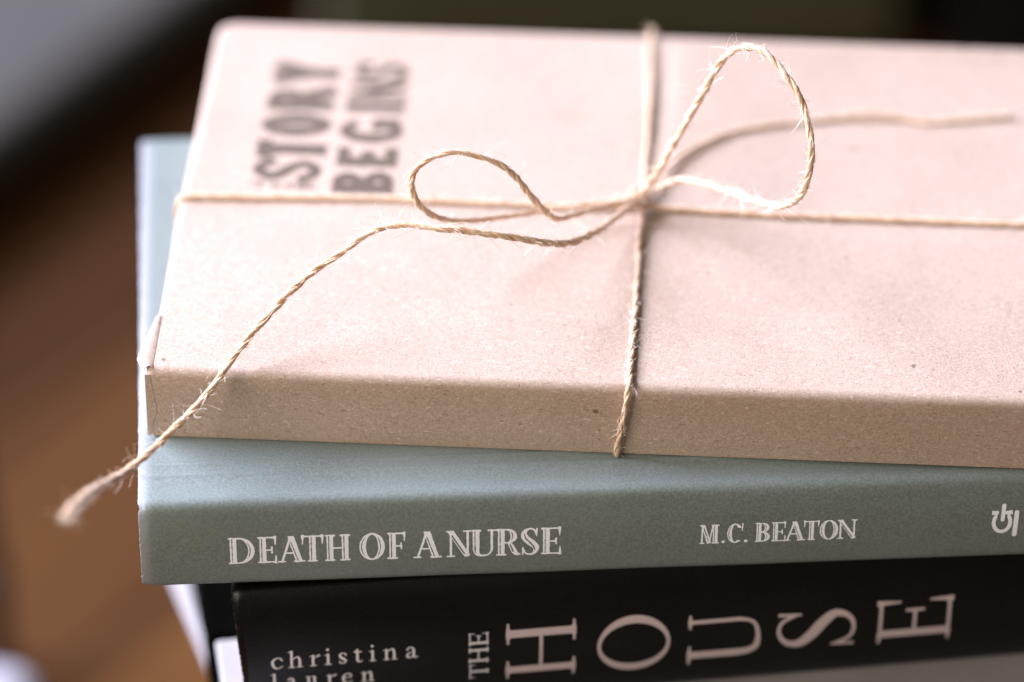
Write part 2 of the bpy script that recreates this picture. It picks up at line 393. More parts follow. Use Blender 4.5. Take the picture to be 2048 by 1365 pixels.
def lettering(name, items, mat, parent, surf, style, n, rot=False, jitter=0.0):
    """items: (char, a0, a1, b0, b1) box on the surface (a along the length, b up). rot: glyph turned a quarter turn anticlockwise"""
    V, F = [], []
    for ch, a0, a1, b0, b1 in items:
        asp = (b1-b0)/(a1-a0) if rot else (a1-a0)/(b1-b0)
        g = glyph(ch, asp, style, n); d = g.result()
        if jitter: d = d + jitter*vnoise(np.stack([g.X, g.Y], -1)+ord(ch)*3.1+a0, 14, 3)+jitter*.8*vnoise(np.stack([g.X, g.Y], -1)+a0, 34, 5)
        if rot:   # glyph x -> b, glyph y -> decreasing a ; mesh rows along a
            dd = d.T[:, ::-1]; xs = a1-g.y[::-1]*(a1-a0); ys = b0+g.x/asp*(b1-b0)
        else:
            dd = d; xs = a0+g.x/asp*(a1-a0); ys = b0+g.y*(b1-b0)
        mesh_glyph(xs, ys, dd, surf, V, F)
    return obj(name, np.array(V)*MM, F, mat, parent)

# ------------------------------------------------------------------ setting: floor
FZ = -0.300
obj('floor', [(-4, -3, FZ), (4, -3, FZ), (4, 6, FZ), (-4, 6, FZ)], [(0, 1, 2, 3)], mat_floor())['kind'] = 'structure'

def rounded_box(sx, sy, sz, r, seg=4, corner=None):
    """rounded box from z 0 to sz, centred in x,y; returns verts, faces (quad grid on a cube, pushed to the rounded shape)"""
    def ticks(L):
        h = L/2; a = [-h+r*(1-math.cos(t*math.pi/2/seg)) for t in range(seg+1)]
        mid = list(np.linspace(-h+r, h-r, 6))[1:-1]; return a+mid+[-x for x in reversed(a)]
    T = [ticks(sx), ticks(sy), ticks(sz)]; V = []; F = []; idx = {}
    def vid(p):
        k = tuple(round(q, 7) for q in p)
        if k not in idx:
            c = [max(-L/2+r, min(L/2-r, q)) for q, L in zip(p, (sx, sy, sz))]; v = Vector(p)-Vector(c)
            if v.length > 1e-9: v = v.normalized()*r
            idx[k] = len(V); V.append((c[0]+v[0], c[1]+v[1], c[2]+v[2]+sz/2))
        return idx[k]
    for ax in range(3):
        u, w = [(1, 2), (2, 0), (0, 1)][ax]
        for sg in (-1, 1):
            for i in range(len(T[u])-1):
                for j in range(len(T[w])-1):
                    q = []
                    for a, c in ((0, 0), (1, 0), (1, 1), (0, 1)):
                        p = [0, 0, 0]; p[ax] = sg*(sx, sy, sz)[ax]/2; p[u] = T[u][i+a]; p[w] = T[w][j+c]; q.append(vid(p))
                    F.append(q if sg > 0 else q[::-1])
    return V, F
def rbox(name, size, r, mat, parent, loc=(0, 0, 0), rot=0.0):
    v, f = rounded_box(*size, r); o = obj(name, v, f, mat, parent, True); o.location = loc; o.rotation_euler[2] = rot; return o

# ------------------------------------------------------------------ books as swept covers
TEAL_P = [(130, 0), (60, 0), (17, 0), (14.2, -.02), (13.4, -.08), (12.8, .05), (12.2, -.1), (10.2, -.14), (9.5, 0.0), (8.8, -.2), (5.5, -.5), (3.6, -.46), (2.4, -.42), (1.3, -.75), (.55, -1.5), (.1, -2.7), (-.2, -4.2), (-.62, -7), (-.8, -10), (-.68, -14.5), (-.35, -18.0), (-.02, -19.7), (.45, -20.6), (1.3, -21), (40, -21), (130, -21)]
BLACK_P = [(150, 0), (60, 0), (10, 0), (8.6, -.3), (7.2, -1.5), (5.6, -1.7), (3.6, -1.5), (1.6, -1.9), (.5, -3.2), (-.5, -5.6), (-1.6, -10.5), (-2.2, -17.7), (-1.6, -25), (-.6, -30.5), (.2, -33.2), (1.1, -34.8), (2.3, -35.4), (4, -35.5), (10, -35.5), (60, -35.5), (150, -35.5)]
def sweep_cover(name, prof, L, thick, mat, parent, T, warp, nx_extra=()):
    P = dense(prof, .35, 24); tg = np.gradient(P, axis=0); tg /= np.linalg.norm(tg, axis=1)[:, None]
    nrm = np.stack([-tg[:, 1], tg[:, 0]], 1)                 # outward for a profile that runs top back -> spine -> bottom back
    if nrm[0, 1] < 0: nrm = -nrm
    I = P-nrm*thick
    xs = np.array(sorted(set([0, .12, .3, .6, 1, 1.5, 2.1, 3, 4, 5, 7, 10]+list(np.linspace(14, L-10, 60))+[L-4, L-2, L-1, L-.4, L])))
    n = len(P); V = []; F = []
    for x in xs:
        for layer, Q in ((0, P), (1, I)): V.append(warp(np.full(n, x), Q[:, 0], Q[:, 1], nrm, layer))
    V = np.concatenate(V); V[:, 2] += T; m = len(xs)
    idx = lambda i, l, j: (i*2+l)*n+j
    for i in range(m-1):
        for j in range(n-1):
            F.append((idx(i, 0, j), idx(i, 0, j+1), idx(i+1, 0, j+1), idx(i+1, 0, j)))
            F.append((idx(i, 1, j), idx(i+1, 1, j), idx(i+1, 1, j+1), idx(i, 1, j+1)))
    for j in range(n-1):
        F.append((idx(0, 0, j), idx(0, 1, j), idx(0, 1, j+1), idx(0, 0, j+1)))
        F.append((idx(m-1, 0, j), idx(m-1, 0, j+1), idx(m-1, 1, j+1), idx(m-1, 1, j)))
    for i in range(m-1):
        for j in (0, n-1): F.append((idx(i, 0, j), idx(i+1, 0, j), idx(i+1, 1, j), idx(i, 1, j)) if j == 0 else (idx(i, 0, j), idx(i, 1, j), idx(i+1, 1, j), idx(i+1, 0, j)))
    return obj(name, V*MM, F, mat, parent, True)
def spine_surface(prof, T, off, xmap=None):
    P = dense(prof, .15); P = P[P[:, 0] < 6]; o = np.argsort(-P[:, 1]); zs = -P[o, 1]; ys = P[o, 0]
    def f(u, z):
        y = np.interp(-z, zs, ys); e = .15; sl = (np.interp(-(z+e), zs, ys)-np.interp(-(z-e), zs, ys))/(2*e)   # dy/dz
        k = 1/math.hypot(1, sl); return (u, y-off*k, z+off*sl*k+T)
    return f
def block(name, x0, x1, y0, y1, z0, z1, mat, parent, shear=0.0, r=.0, nx=40):
    V = []; F = []; ys = np.linspace(y0, y1, 24)
    pts = [(y, z0) for y in ys]+[(y1, z) for z in np.linspace(z0, z1, 8)[1:]]+[(y, z1) for y in ys[::-1][1:]]+[(y0, z) for z in np.linspace(z1, z0, 8)[1:-1]]
    n = len(pts); xs = np.linspace(x0, x1, 12)
    for x in xs:
        for y, z in pts: V.append(((x+shear*max(0, y))*MM, y*MM, z*MM))
    for i in range(len(xs)-1):
        for j in range(n): F.append((i*n+j, i*n+(j+1) % n, (i+1)*n+(j+1) % n, (i+1)*n+j))
    F.append(tuple(range(n))[::-1]); F.append(tuple((len(xs)-1)*n+j for j in range(n)))
    return obj(name, V, F, mat, parent)

# ---- teal paperback
TT = 21.0
teal = thing('paperback_book', 'teal grey paperback with white engraved capitals on its spine, directly under the brown paper parcel', 'book', (-.0731, -.0321, (-16.72-TT)*MM), 3.3)
def teal_warp(x, y, z, nrm, layer):
    curl = .55*np.clip(1-x/3.2, 0, 1)**2
    ragged = np.where(x < .05, .08*vnoise(np.stack([y*1.0, z*1.0], -1), 1.3, 4)+.05*vnoise(np.stack([y, z], -1), 4.0, 8), 0)
    chip = np.where(x < .7, .5*np.exp(-((y-.3)**2+(z+.9)**2)/1.2)+.55*np.exp(-((y-.6)**2+(z+20.5)**2)/.3), 0)
    wave = .06*vnoise(np.stack([x*.05, y*.08+z*.2], -1), 1, 2)
    yy = y-nrm[:, 0]*(curl-wave); zz = z-nrm[:, 1]*(curl*.8-wave)
    sink = np.where((z > -3) & (y > 2), .0, 0)
    return np.stack([x+ragged+chip-.5*np.clip(1-x/12, 0, 1), yy, zz+sink], 1)
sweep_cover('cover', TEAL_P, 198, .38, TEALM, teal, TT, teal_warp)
block('page_block', 1.2, 197, 3.2, 128.6, .8, TT-1.3, PAGES, teal)
ts = spine_surface(TEAL_P, TT, .05)
def line_items(L, u0, u1, zb0, zb1, zt0, zt1):
    out = []
    for ch, a, b in L:
        k = ((a+b)/2-u0)/(u1-u0); zb = zb0+(zb1-zb0)*k; zt = zt0+(zt1-zt0)*k
        out.append((ch, a, b, zb, zt) if ch != '.' else (ch, a, b, zb, zb+(b-a)))
    return out
TITLE = [('D', 16.87, 22.12), ('E', 22.72, 26.29), ('A', 26.78, 32.04), ('T', 31.54, 35.61), ('H', 36.01, 41.07), ('O', 42.85, 47.92), ('F', 48.42, 51.89), ('A', 53.68, 59.15), ('N', 60.3, 65.1), ('U', 65.0, 69.9), ('R', 70.0, 74.88), ('S', 75.08, 78.47), ('E', 78.97, 82.76)]
lettering('title_lettering', line_items(TITLE, 16.9, 82.8, -14.86, -15.25, -8.29, -8.49), INK_W, teal, ts, INLINE, 120, jitter=.006)
AUTH = [('M', 110.58, 114.45), ('.', 114.97, 115.67), ('C', 116.07, 119.27), ('.', 119.47, 120.2), ('B', 121.67, 124.67), ('E', 124.97, 127.67), ('A', 127.57, 131.68), ('T', 131.48, 134.38), ('O', 134.58, 138.28), ('N', 138.2, 142.0)]
lettering('author_lettering', line_items(AUTH, 110.5, 141.8, -14.03, -13.99, -9.23, -9.12), INK_W, teal, ts, INLINE, 100, jitter=.008)
def emblem():
    g = G(1.0, 150, SANS)
    # ring open at the top with two flags, an upright pin and a bar beside it (canvas: 1 unit = 10 mm)
    cx, cy = .31, .43
    r = np.maximum(g.ell(cx, cy, .205, .28), -g.ell(cx, cy, .125, .195))
    g.add(np.maximum(r, -np.maximum(np.abs(g.X-cx)-.10, cy-g.Y)))
    g.add(g.line(.10, .67, .235, .67, .10, .085)); g.add(g.line(.38, .665, .515, .675, .085, .10))
    g.add(g.line(.318, .49, .335, .84, .082, .085, False)); g.add(g.box(.33, .40, .625, .70))
    g.add(g.line(.578, .10, .598, .67, .095, .095, False))
    V, F = [], []
    mesh_glyph(168.0+g.x*10, -15.5+g.y*10, g.result(), ts, V, F)
    return obj('publisher_emblem', np.array(V)*MM, F, INK_W, teal)
emblem()

# ---- black hardback
TB = 35.5; SHK = .135
black = thing('hardback_book', 'thick black cloth hardback with large rose capitals on its spine, under the teal paperback', 'book', (-.05583, -.03210, (-37.80-TB)*MM), 7.4)
def black_warp(x, y, z, nrm, layer):
    curl = .9*np.clip(1-x/1.9, 0, 1)**2*np.where(y < 8, 1, 0)
    u0 = .072*np.clip(-z-3, 0, 60)*np.clip(1-x/40, 0, 1)
    fr = np.where(x < .05, .14*vnoise(np.stack([y, z], -1), 1.6, 4)+.1*vnoise(np.stack([y, z], -1), 5, 9), 0)
    groove = .35*np.exp(-((x-1.9)/.28)**2)*np.where((y < 5) & (z < -3.5) & (z > -33), 1, 0)
    return np.stack([x+u0+fr+SHK*np.clip(y-2, 0, None), y-nrm[:, 0]*(curl+groove), z-nrm[:, 1]*(curl+groove)], 1)
sweep_cover('cover', BLACK_P, 222, 1.5, CLOTH, black, TB, black_warp)
block('page_block', 4, 218, 2.5, 145, 2.6, TB-2.6, PAGES, black, SHK)
bs = spine_surface(BLACK_P, TB, .05)
CHR = [('c', 7.14, 9.51), ('h', 10.62, 13.65), ('r', 14.86, 16.88), ('i', 17.99, 19.3), ('s', 20.71, 22.53), ('t', 23.9, 25.67), ('i', 26.98, 28.35), ('n', 29.82, 32.76), ('a', 34.38, 36.91)]
LAU = [('l', 7.08, 8.29), ('a', 10.32, 12.14), ('u', 13.96, 16.7), ('r', 18.12, 19.84), ('e', 21.36, 23.6), ('n', 25.22, 28.07)]
ath = [(c, a, b, -19.75, -19.75+4.35) for c, a, b in CHR]+[(c, a, b, -25.45, -25.45+4.35) for c, a, b in LAU]
lettering('author_lettering', ath, INK_S, black, bs, DIDSM, 90, jitter=.006)
lettering('title_lettering', [('H', 54.95, 68.98, -28.25, -13.22), ('O', 73.74, 88.24, -28.58, -13.58), ('U', 92.26, 106.88, -28.52, -14.0), ('S', 110.67, 126.63, -26.6, -15.6), ('E', 131.58, 146.53, -27.0, -15.6)], INK_P, black, bs, DIDONE, 170, rot=True)
lettering('article_lettering', [('T', 47.41, 51.2, -27.1, -23.3), ('H', 47.27, 51.14, -22.75, -18.5), ('E', 47.29, 51.14, -17.95, -14.9)], INK_S, black, bs, DIDSM, 80, rot=True, jitter=.006)

# ---- brown paper parcel
PT = 16.7; PL = 204.0; PD = 130.6
parcel = thing('wrapped_parcel', 'flat brown kraft paper parcel stamped with grey words, on top of the stack of books', 'parcel', (-.0728, -.0094, -16.71*MM), -3.6)
def xt(y): return 96.3+.018*(y-10)
def htop(x, y):
    x = np.asarray(x, float); y = np.asarray(y, float); p = np.stack([x, y], -1)
    e = sstep(0, 9, x)*sstep(0, 9, y)*sstep(0, 8, PD-y)
    h = .22*vnoise(p, .022, 1)+.11*vnoise(p, .07, 2)+.025*vnoise(p, .2, 6)
    h = h-1.5*sstep(1.5, 48, x-xt(y))*sstep(35, 85, y)
    h = h-.32*np.exp(-((x-xt(y)-.6)/2.2)**2)*sstep(40, 70, y)
    h = h-.22*np.exp(-((y-57)/2.0)**2)
    return h*e
def fr0(x, Q):
    near = (1-sstep(0, 2.5, Q[:, 0]))*sstep(PT-6, PT-1, Q[:, 1])*(Q[:, 1] < PT+1)
    return near*.45*np.exp(-((x-xt(0)-.2)/1.5)**2)
def parcel_mesh():
    r = 1.8; R = 4.5; rb = .35
    loop = []                                             # (side, s): walk bottom front -> front -> top -> back -> bottom
    def arc(cy, cz, a0, a1, rr, n=6): return [('a', cy, cz, a0+(a1-a0)*i/n, rr) for i in range(n+1)]
    yz = []
    for i in range(7): a = math.radians(270-90*i/6); yz.append((rb+rb*math.cos(a), rb+rb*math.sin(a)))
    for z in np.linspace(rb, PT-r, 16)[1:-1]: yz.append((0, z))
    for i in range(9): a = math.radians(180-90*i/8); yz.append((r+r*math.cos(a), PT-r+r*math.sin(a)))
    for y in np.linspace(r, PD-2.2, 132)[1:-1]: yz.append((y, PT))
    for i in range(9): a = math.radians(90-90*i/8); yz.append((PD-2.2+2.2*math.cos(a), PT-2.2+2.2*math.sin(a)))
    for z in np.linspace(PT-2.2, rb, 8)[1:-1]: yz.append((PD, z))
    for i in range(7): a = math.radians(0-90*i/6); yz.append((PD-rb+rb*math.cos(a), rb+rb*math.sin(a)))
    for y in np.linspace(PD-rb, rb, 20)[1:-1]: yz.append((y, 0))
    Q = np.array(yz); n = len(Q)
    xs = [0, .05, .2, .45, .8, 1.2, 1.6, 2.2, 3, 4]+list(np.arange(5, PL-4, 1.0))+[PL-4, PL-3, PL-2, PL-1.2, PL-.5, PL-.1, PL]
    V = []; F = []
    for x in xs:
        xe = min(x, PL-x); ins = 1.3-math.sqrt(max(0, 1.3**2-max(0, 1.3-xe)**2))
        cb = R-math.sqrt(max(0, R*R-max(0, R-xe)**2)); cf = .8*(1.3-math.sqrt(max(0, 1.3**2-max(0, 1.3-xe)**2)))/1.3
        y = Q[:, 0].copy(); z = Q[:, 1].copy(); f = y/PD
        y = cf+f*(PD-cb-cf)
        zc = PT/2; z = zc+(z-zc)*(1-ins/zc)
        top = sstep(PT-1.4, PT-.2, Q[:, 1])
        z = z+top*htop(np.full(n, x), y)
        fr = (1-sstep(0, 2, Q[:, 0]))*sstep(0, 4, Q[:, 1])*(1-sstep(PT-4, PT, Q[:, 1]))
        y = y-fr*(.16+.16*vnoise(np.stack([np.full(n, x), z], -1), .06, 11)+.03*vnoise(np.stack([np.full(n, x), z], -1), .3, 12))
        y = y+fr0(x, Q)
        lx = 0
        if x < 6: lx = (1-x/6)*(.10*vnoise(np.stack([y, z], -1), .12, 21)+.25*vnoise(np.stack([y, z], -1), .035, 22))
        V.append(np.stack([np.full(n, x)+lx, y, z], 1))
    V = np.concatenate(V); m = len(xs)
    for i in range(m-1):
        for j in range(n): F.append((i*n+j, i*n+(j+1) % n, (i+1)*n+(j+1) % n, (i+1)*n+j))
    F.append(tuple(range(n-1, -1, -1))); F.append(tuple((m-1)*n+j for j in range(n)))
    F = [f[::-1] for f in F]
    return obj('wrapping_paper', V*MM, F, KRAFT, parcel, True)
wp = parcel_mesh()
def sheet(name, P, t, mat, parent):
    """thin paper sheet: P grid [i][j] of points (mm), thickness t along -normal"""
    P = np.array(P, float); a, b, _ = P.shape; nr = np.zeros_like(P)
    du = np.gradient(P, axis=0); dv = np.gradient(P, axis=1); nr = np.cross(du, dv); nr /= np.linalg.norm(nr, axis=2)[..., None]+1e-9
    V = np.concatenate([P.reshape(-1, 3), (P-nr*t).reshape(-1, 3)]); N = a*b; F = []
    id_ = lambda i, j: i*b+j
    for i in range(a-1):
        for j in range(b-1):
            q = (id_(i, j), id_(i+1, j), id_(i+1, j+1), id_(i, j+1)); F.append(q); F.append(tuple(N+k for k in q[::-1]))
    ring = [id_(i, 0) for i in range(a)]+[id_(a-1, j) for j in range(1, b)]+[id_(i, b-1) for i in range(a-2, -1, -1)]+[id_(0, j) for j in range(b-2, 0, -1)]
    for p, q in zip(ring, ring[1:]+ring[:1]): F.append((p, N+p, N+q, q))
    return obj(name, V*MM, F, mat, parent, False)
# folded ear of paper at the near left corner: lies over the edge, its inner rim a little raised
rows = []
for i in range(26):
    k = i/25; y = .6+17.5*k
    out = -2.1*math.sin(min(1, (y-.2)/4.4)*math.pi/2)*max(0, (18.4-y)/14.2 if y > 4.4 else 1)
    out += .12*float(vnoise(np.array([[y, 3.0]]), 2.2, 5)[0])
    inn = 1.35-.25*k
    row = []
    for j in range(9):
        s = j/8; x = out+(inn-out)*s
        z = PT-.03+.42*math.sin(s**.8*math.pi)*(1-.4*k)-.55*(1-s)**2
        row.append((x, y, z))
    rows.append(row)
sheet('corner_fold', rows, .12, KRAFT, parcel)
rows = []
for i in range(30):
    z = .35+15.2*i/29
    e = np.interp(z, [0, 2, 4, 6.3, 8, 10, 15.6], [.55, .7, 1.15, 1.95, 1.9, 1.5, .9])+.10*float(vnoise(np.array([[z, 1.0]]), 1.6, 7)[0])
    rows.append([(-.12+(e+.12)*j/6, -.33-.03*math.sin(j/6*math.pi*.8), z) for j in range(7)])
sheet('end_tab', rows, -.07, KRAFT, parcel)
def psurf(a, b): return (a, b, PT+.05+float(htop(a, b)))
STAMP1 = [('Y', 14.48, 28.65, 105.2, 114.6), ('R', 14.16, 28.55, 95.2, 104.6), ('O', 13.92, 28.61, 85.0, 93.9), ('T', 13.74, 28.64, 76.6, 83.6), ('S', 13.82, 28.2, 68.7, 75.6)]
STAMP2 = [('S', 31.8, 43.5, 108.2, 114.6), ('N', 31.3, 43.8, 100.0, 107.4), ('I', 31.19, 43.8, 95.2, 98.8), ('G', 30.76, 44.15, 83.2, 92.6), ('E', 30.95, 43.9, 74.2, 81.4), ('B', 30.89, 43.9, 64.2, 72.4)]
SB = dict(SANS); SB.update(st=.275, hl=.215)
lettering('stamped_lettering', STAMP1+STAMP2, INK_K, parcel, psurf, SB, 90, rot=True, jitter=.012)
lettering('small_stamped_lettering', [('T', 13.6, 17.8, 65.3, 67.6), ('H', 18.6, 22.8, 65.3, 67.6), ('E', 23.6, 27.6, 65.3, 67.6)], INK_K, parcel, psurf, dict(SANS, st=.26, hl=.22), 40)

# ------------------------------------------------------------------ jute twine
KN = np.array([26.6, 46.6, 2.6])
twine = thing('jute_twine', 'natural jute twine tied round the parcel in a loose bow with two frayed ends', 'twine', tuple(KN*MM))
pc, ps_ = math.cos(math.radians(-3.6)), math.sin(math.radians(-3.6))
def parcel_local(x, y):
    dx, dy = x+72.8, y+9.4; return dx*pc+dy*ps_, -dx*ps_+dy*pc
def parcel_world(u, v, z): return (-72.8+u*pc-v*ps_, -9.4+u*ps_+v*pc, z)
def frames(P):
    T = np.gradient(P, axis=0); T /= np.linalg.norm(T, axis=1)[:, None]
    N = np.zeros_like(P); n = np.cross(T[0], [0.1, 0.2, 1]); n /= np.linalg.norm(n); N[0] = n
    for i in range(1, len(P)):
        n = N[i-1]-T[i]*np.dot(N[i-1], T[i]); N[i] = n/np.linalg.norm(n)
    return T, N, np.cross(T, N)
def resample(P, step):
    s = np.concatenate([[0], np.cumsum(np.linalg.norm(np.diff(P, axis=0), axis=1))]); k = np.arange(0, s[-1], step)
    return np.stack([np.interp(k, s, P[:, i]) for i in range(P.shape[1])], 1), k
def twine_part(name, pts, r=.92, fuzz=1.0, fray=0.0, pitch=9.5, seed=0, hairs_long=.08, rfun=None, wob=.12):
    rng = np.random.default_rng(seed+100)
    P, s = resample(dense(pts, .5, 40), .26); L = s[-1]
    P = P+wob*np.stack([vnoise(np.stack([s, s*0+k], -1), .22, seed+k) for k in range(3)], 1)
    T, N, B = frames(P); V = []; F = []; UV = []; M = 13
    ph0 = rng.uniform(0, 6)
    tw = 2*np.pi*(s/pitch+.16*vnoise(np.stack([s, s*0+5], -1), .08, seed))
    R = np.full(len(s), r)*(1+.10*vnoise(np.stack([s, s*0], -1), .13, seed+3)+.05*vnoise(np.stack([s, s*0], -1), .6, seed+4))
    if rfun is not None: R = R*rfun(s/L)
    for k in range(2):
        a = tw+ph0+np.pi*k
        off = .38*R; C = P+N*(np.cos(a)*off)[:, None]+B*(np.sin(a)*off)[:, None]
        base = len(V)
        for i in range(len(s)):
            for j in range(M):
                th = 2*np.pi*j/M
                rr = R[i]*.645*(1+.07*math.sin(4*th+1.3*s[i]*.5+k)+.05*math.sin(7*th-s[i]*.8+seed))
                rr *= 1+.08*float(RNG.normal())*.5
                # flattened towards the axis so that the plies nest
                d = (math.cos(th)*.86, math.sin(th)*1.08); ca, sa = math.cos(a[i]), math.sin(a[i])
                vx = d[0]*ca-d[1]*sa; vy = d[0]*sa+d[1]*ca
                V.append(C[i]+(N[i]*vx+B[i]*vy)*rr); UV.append((th/(2*math.pi)*1.0+k*.37+s[i]*.012, s[i]*1.0))
        for i in range(len(s)-1):
            for j in range(M): F.append((base+i*M+j, base+i*M+(j+1) % M, base+(i+1)*M+(j+1) % M, base+(i+1)*M+j))
        F.append(tuple(base+j for j in range(M))[::-1]); F.append(tuple(base+(len(s)-1)*M+j for j in range(M)))
    part = obj(name, (np.array(V)-KN)*MM, F, JUTE, twine, True, UV)
    # loose fibres standing off the yarn
    HV = []; HF = []
    def hair(p, d0, ln, rad, curl):
        n = 8; d = d0/np.linalg.norm(d0); c = rng.normal(size=3)*curl*.6; base = len(HV)
        for i in range(n):
            up = np.array([.3, .2, 1.0]); x = np.cross(d, up); x /= np.linalg.norm(x)+1e-9; y = np.cross(d, x); w = rad*(1-.6*i/(n-1))
            for q in range(3):
                an = 2*np.pi*q/3; HV.append(p+(x*math.cos(an)+y*math.sin(an))*w)
            p = p+d*ln/(n-1); d = d+np.cross(c, d)+rng.normal(size=3)*.07; d /= np.linalg.norm(d)
        for i in range(n-1):
            for q in range(3): HF.append((base+i*3+q, base+i*3+(q+1) % 3, base+(i+1)*3+(q+1) % 3, base+(i+1)*3+q))
    cnt = int(L*2.3*fuzz)
    for _ in range(cnt):
        i = int(rng.integers(0, len(s)-1)); q = rng.uniform(0, 2*np.pi); o = N[i]*math.cos(q)+B[i]*math.sin(q)
        sg = rng.choice([-1, 1]); ln = rng.exponential(1.1)+.5 if rng.random() > hairs_long else rng.uniform(3, 7)
        if fray and i > .8*len(s): ln = min(ln, 1.8)
        hair(P[i]+o*R[i]*.85, T[i]*sg*rng.uniform(.5, 1.3)+o*rng.uniform(.25, 1.0), ln, rng.uniform(.030, .055), .20)
    if fray:
        for _ in range(int(520*fray)):
            i = len(s)-1-int(rng.exponential(26)); i = max(0, min(len(s)-1, i)); q = rng.uniform(0, 2*np.pi); o = N[i]*math.cos(q)+B[i]*math.sin(q)
            hair(P[i]+o*R[i]*rng.uniform(.2, .9), T[i]*rng.uniform(.3, 1.4)+o*rng.uniform(.05, .65)+np.array([0, 0, -.15]), rng.exponential(.9)+.7, rng.uniform(.03, .055), .22)
    fo = obj('loose_fibres', (np.array(HV)-KN)*MM, HF, FIBRE, part); fo['kind'] = 'stuff'
    return part
def lay(pts, lift):
    """drop a path onto the paper: (x, y, extra) -> z over the bulges of the parcel"""
    out = []
    for x, y, e in pts:
        u, v = parcel_local(x, y); out.append((x, y, lift+e+float(htop(u, v))))
    return out
def px_point(x, y, d):
    return (x, y, d)
CR = lay([(-67.2, 50.4, -.05), (-63.0, 50.5, 0), (-44.2, 49.9, 0), (-21.2, 49.0, 0), (-2.5, 47.7, 0), (16.2, 46.4, .1), (26.9, 46.3, .5), (44.2, 45.0, 0), (70.1, 43.5, 0), (105.9, 41.3, 0), (126.0, 40.0, -.1)], .64)
vL = parcel_local(-68.3, 50.4)[1]; uL = [parcel_world(-.15, vL-.3, .1), parcel_world(-.8, vL-.6, -1.6), parcel_world(-.85, vL-.6, -8.0), parcel_world(-.7, vL-.6, -14.6)]
eu = parcel_world(PL+1.0, parcel_local(126, 40)[1], 0)
uR = [(eu[0], eu[1], -.3), (eu[0]+.4, eu[1], -2), (eu[0]+.4, eu[1], -14.6)]
twine_part('lengthwise_band', uL[::-1]+CR+uR, .68, .8, seed=1)
DP = lay([(31.0, 116.5, -.6), (30.6, 112.8, -.4), (29.6, 86.7, 0), (28.0, 60, .1), (27.3, 48, 1.0), (26.8, 43.1, .3), (25.5, 19.8, 0), (24.1, -1.0, 0), (23.3, -13.0, .05)], .58)
bk = parcel_world(*parcel_local(31.0, 116.5), 0)
ub = parcel_local(31.0, 116.5)[0]; bkp = [parcel_world(ub, PD+.6, -.6), parcel_world(ub, PD+1, -3), parcel_world(ub, PD+1, -14.5)]
uf = parcel_local(23.3, -13)[0]
fr = [parcel_world(uf-.05, -.6, .35), parcel_world(uf-.35, -1.25, -1.3), parcel_world(uf-.9, -1.35, -5), parcel_world(uf-1.9, -1.3, -12), parcel_world(uf-2.25, -1.0, -16.5)]
twine_part('crosswise_band', bkp[::-1]+DP+fr, .63, 1.3, seed=2, hairs_long=.07)
def cam_pt(px, py, d):
    f = 9500.0; F_ = np.array([0, math.cos(PITCH), -math.sin(PITCH)]); U = np.array([0, math.sin(PITCH), math.cos(PITCH)])
    return -F_*950+(F_+np.array([1., 0, 0])*(px-1024)/f+U*(682.5-py)/f)*d
LOOP_L = [(26.3, 45.0, 4.1), (21.2, 40.1, 5.8), (16.0, 34.4, 8.2), (11.8, 27.9, 11.1), (8.7, 23.5, 13.6), (5.1, 21.1, 18.9), (1.6, 19.5, 25.1), (-2.4, 18.2, 30.2), (-7.4, 17.6, 32.8), (-12.3, 17.2, 33.9), (-16.8, 16.3, 32.7), (-19.5, 15.7, 30.1), (-20.0, 15.6, 26.6), (-18.9, 16.3, 22.5), (-17.0, 18.4, 18.5), (-12.5, 22.4, 13.9), (-7.5, 26.6, 11.0), (-1.4, 31.1, 8.8), (6.8, 36.8, 6.4), (16.1, 41.6, 4.5), (25.3, 44.8, 3.8)]
LOOP_R = [(26.8, 45.3, 4.5), (29.4, 41.9, 11.8), (32.7, 37.8, 21.4), (36.5, 35.3, 31.5), (39.8, 34.1, 40.1), (42.6, 33.4, 45.9), (45.9, 31.2, 49.7), (49.3, 28.7, 50.6), (52.7, 25.7, 49.0), (55.6, 22.6, 46.4), (57.8, 19.9, 42.8), (59.0, 17.0, 38.7), (59.4, 14.7, 33.8), (58.5, 14.6, 27.8), (56.6, 16.5, 22.7), (53.0, 21.7, 17.9), (48.3, 27.4, 15.6), (43.5, 34.3, 13.1), (39.1, 40.0, 10.9), (34.7, 44.7, 8.7), (29.8, 45.9, 5.4)]
TAIL_N = [(25.7, 43.6, 3.8), (21.7, 36.2, 5.5), (17.4, 26.1, 8.7), (12.7, 17.5, 12.2), (8.6, 12.3, 15.2), (3.6, 9.4, 18.0), (-2.4, 7.1, 20.8), (-8.3, 6.3, 22.3), (-14.3, 5.8, 23.4), (-20.2, 7.1, 23.4), (-25.7, 7.6, 22.3), (-30.2, 7.1, 20.0), (-33.2, 6.6, 17.6), (-37.7, 4.9, 15.2), (-42.2, 2.8, 12.4), (-49.0, -3.0, 7.8), (-53.9, -8.7, 4.2), (-57.7, -13.9, 1.3), (-61.4, -19.2, -0.9), (-66.1, -24.6, -3.3), (-70.7, -30.5, -4.5), (-75.1, -37.6, -4.2), (-78.1, -47.6, 0.8), (-80.4, -57.6, 5.8), (-81.9, -66.6, 10.4), (-82.8, -73.2, 13.3)]
TAIL_F = [(28.7, 49.8, 2.0), (32.1, 58.0, 1.4), (35.4, 64.5, .7), (45.3, 74.3, .1), (57.2, 79.3, 0), (68.0, 81.7, .2), (76.6, 82.8, .8), (83.0, 82.5, .6), (88.2, 80.9, 0), (95.8, 81.6, 0), (103.4, 82.8, .1), (106.5, 83.1, .3)]
twine_part('bow_loop', LOOP_L, .70, 1.3, seed=3, hairs_long=.07)
twine_part('bow_loop', LOOP_R, .78, 2.0, seed=4, hairs_long=.07)
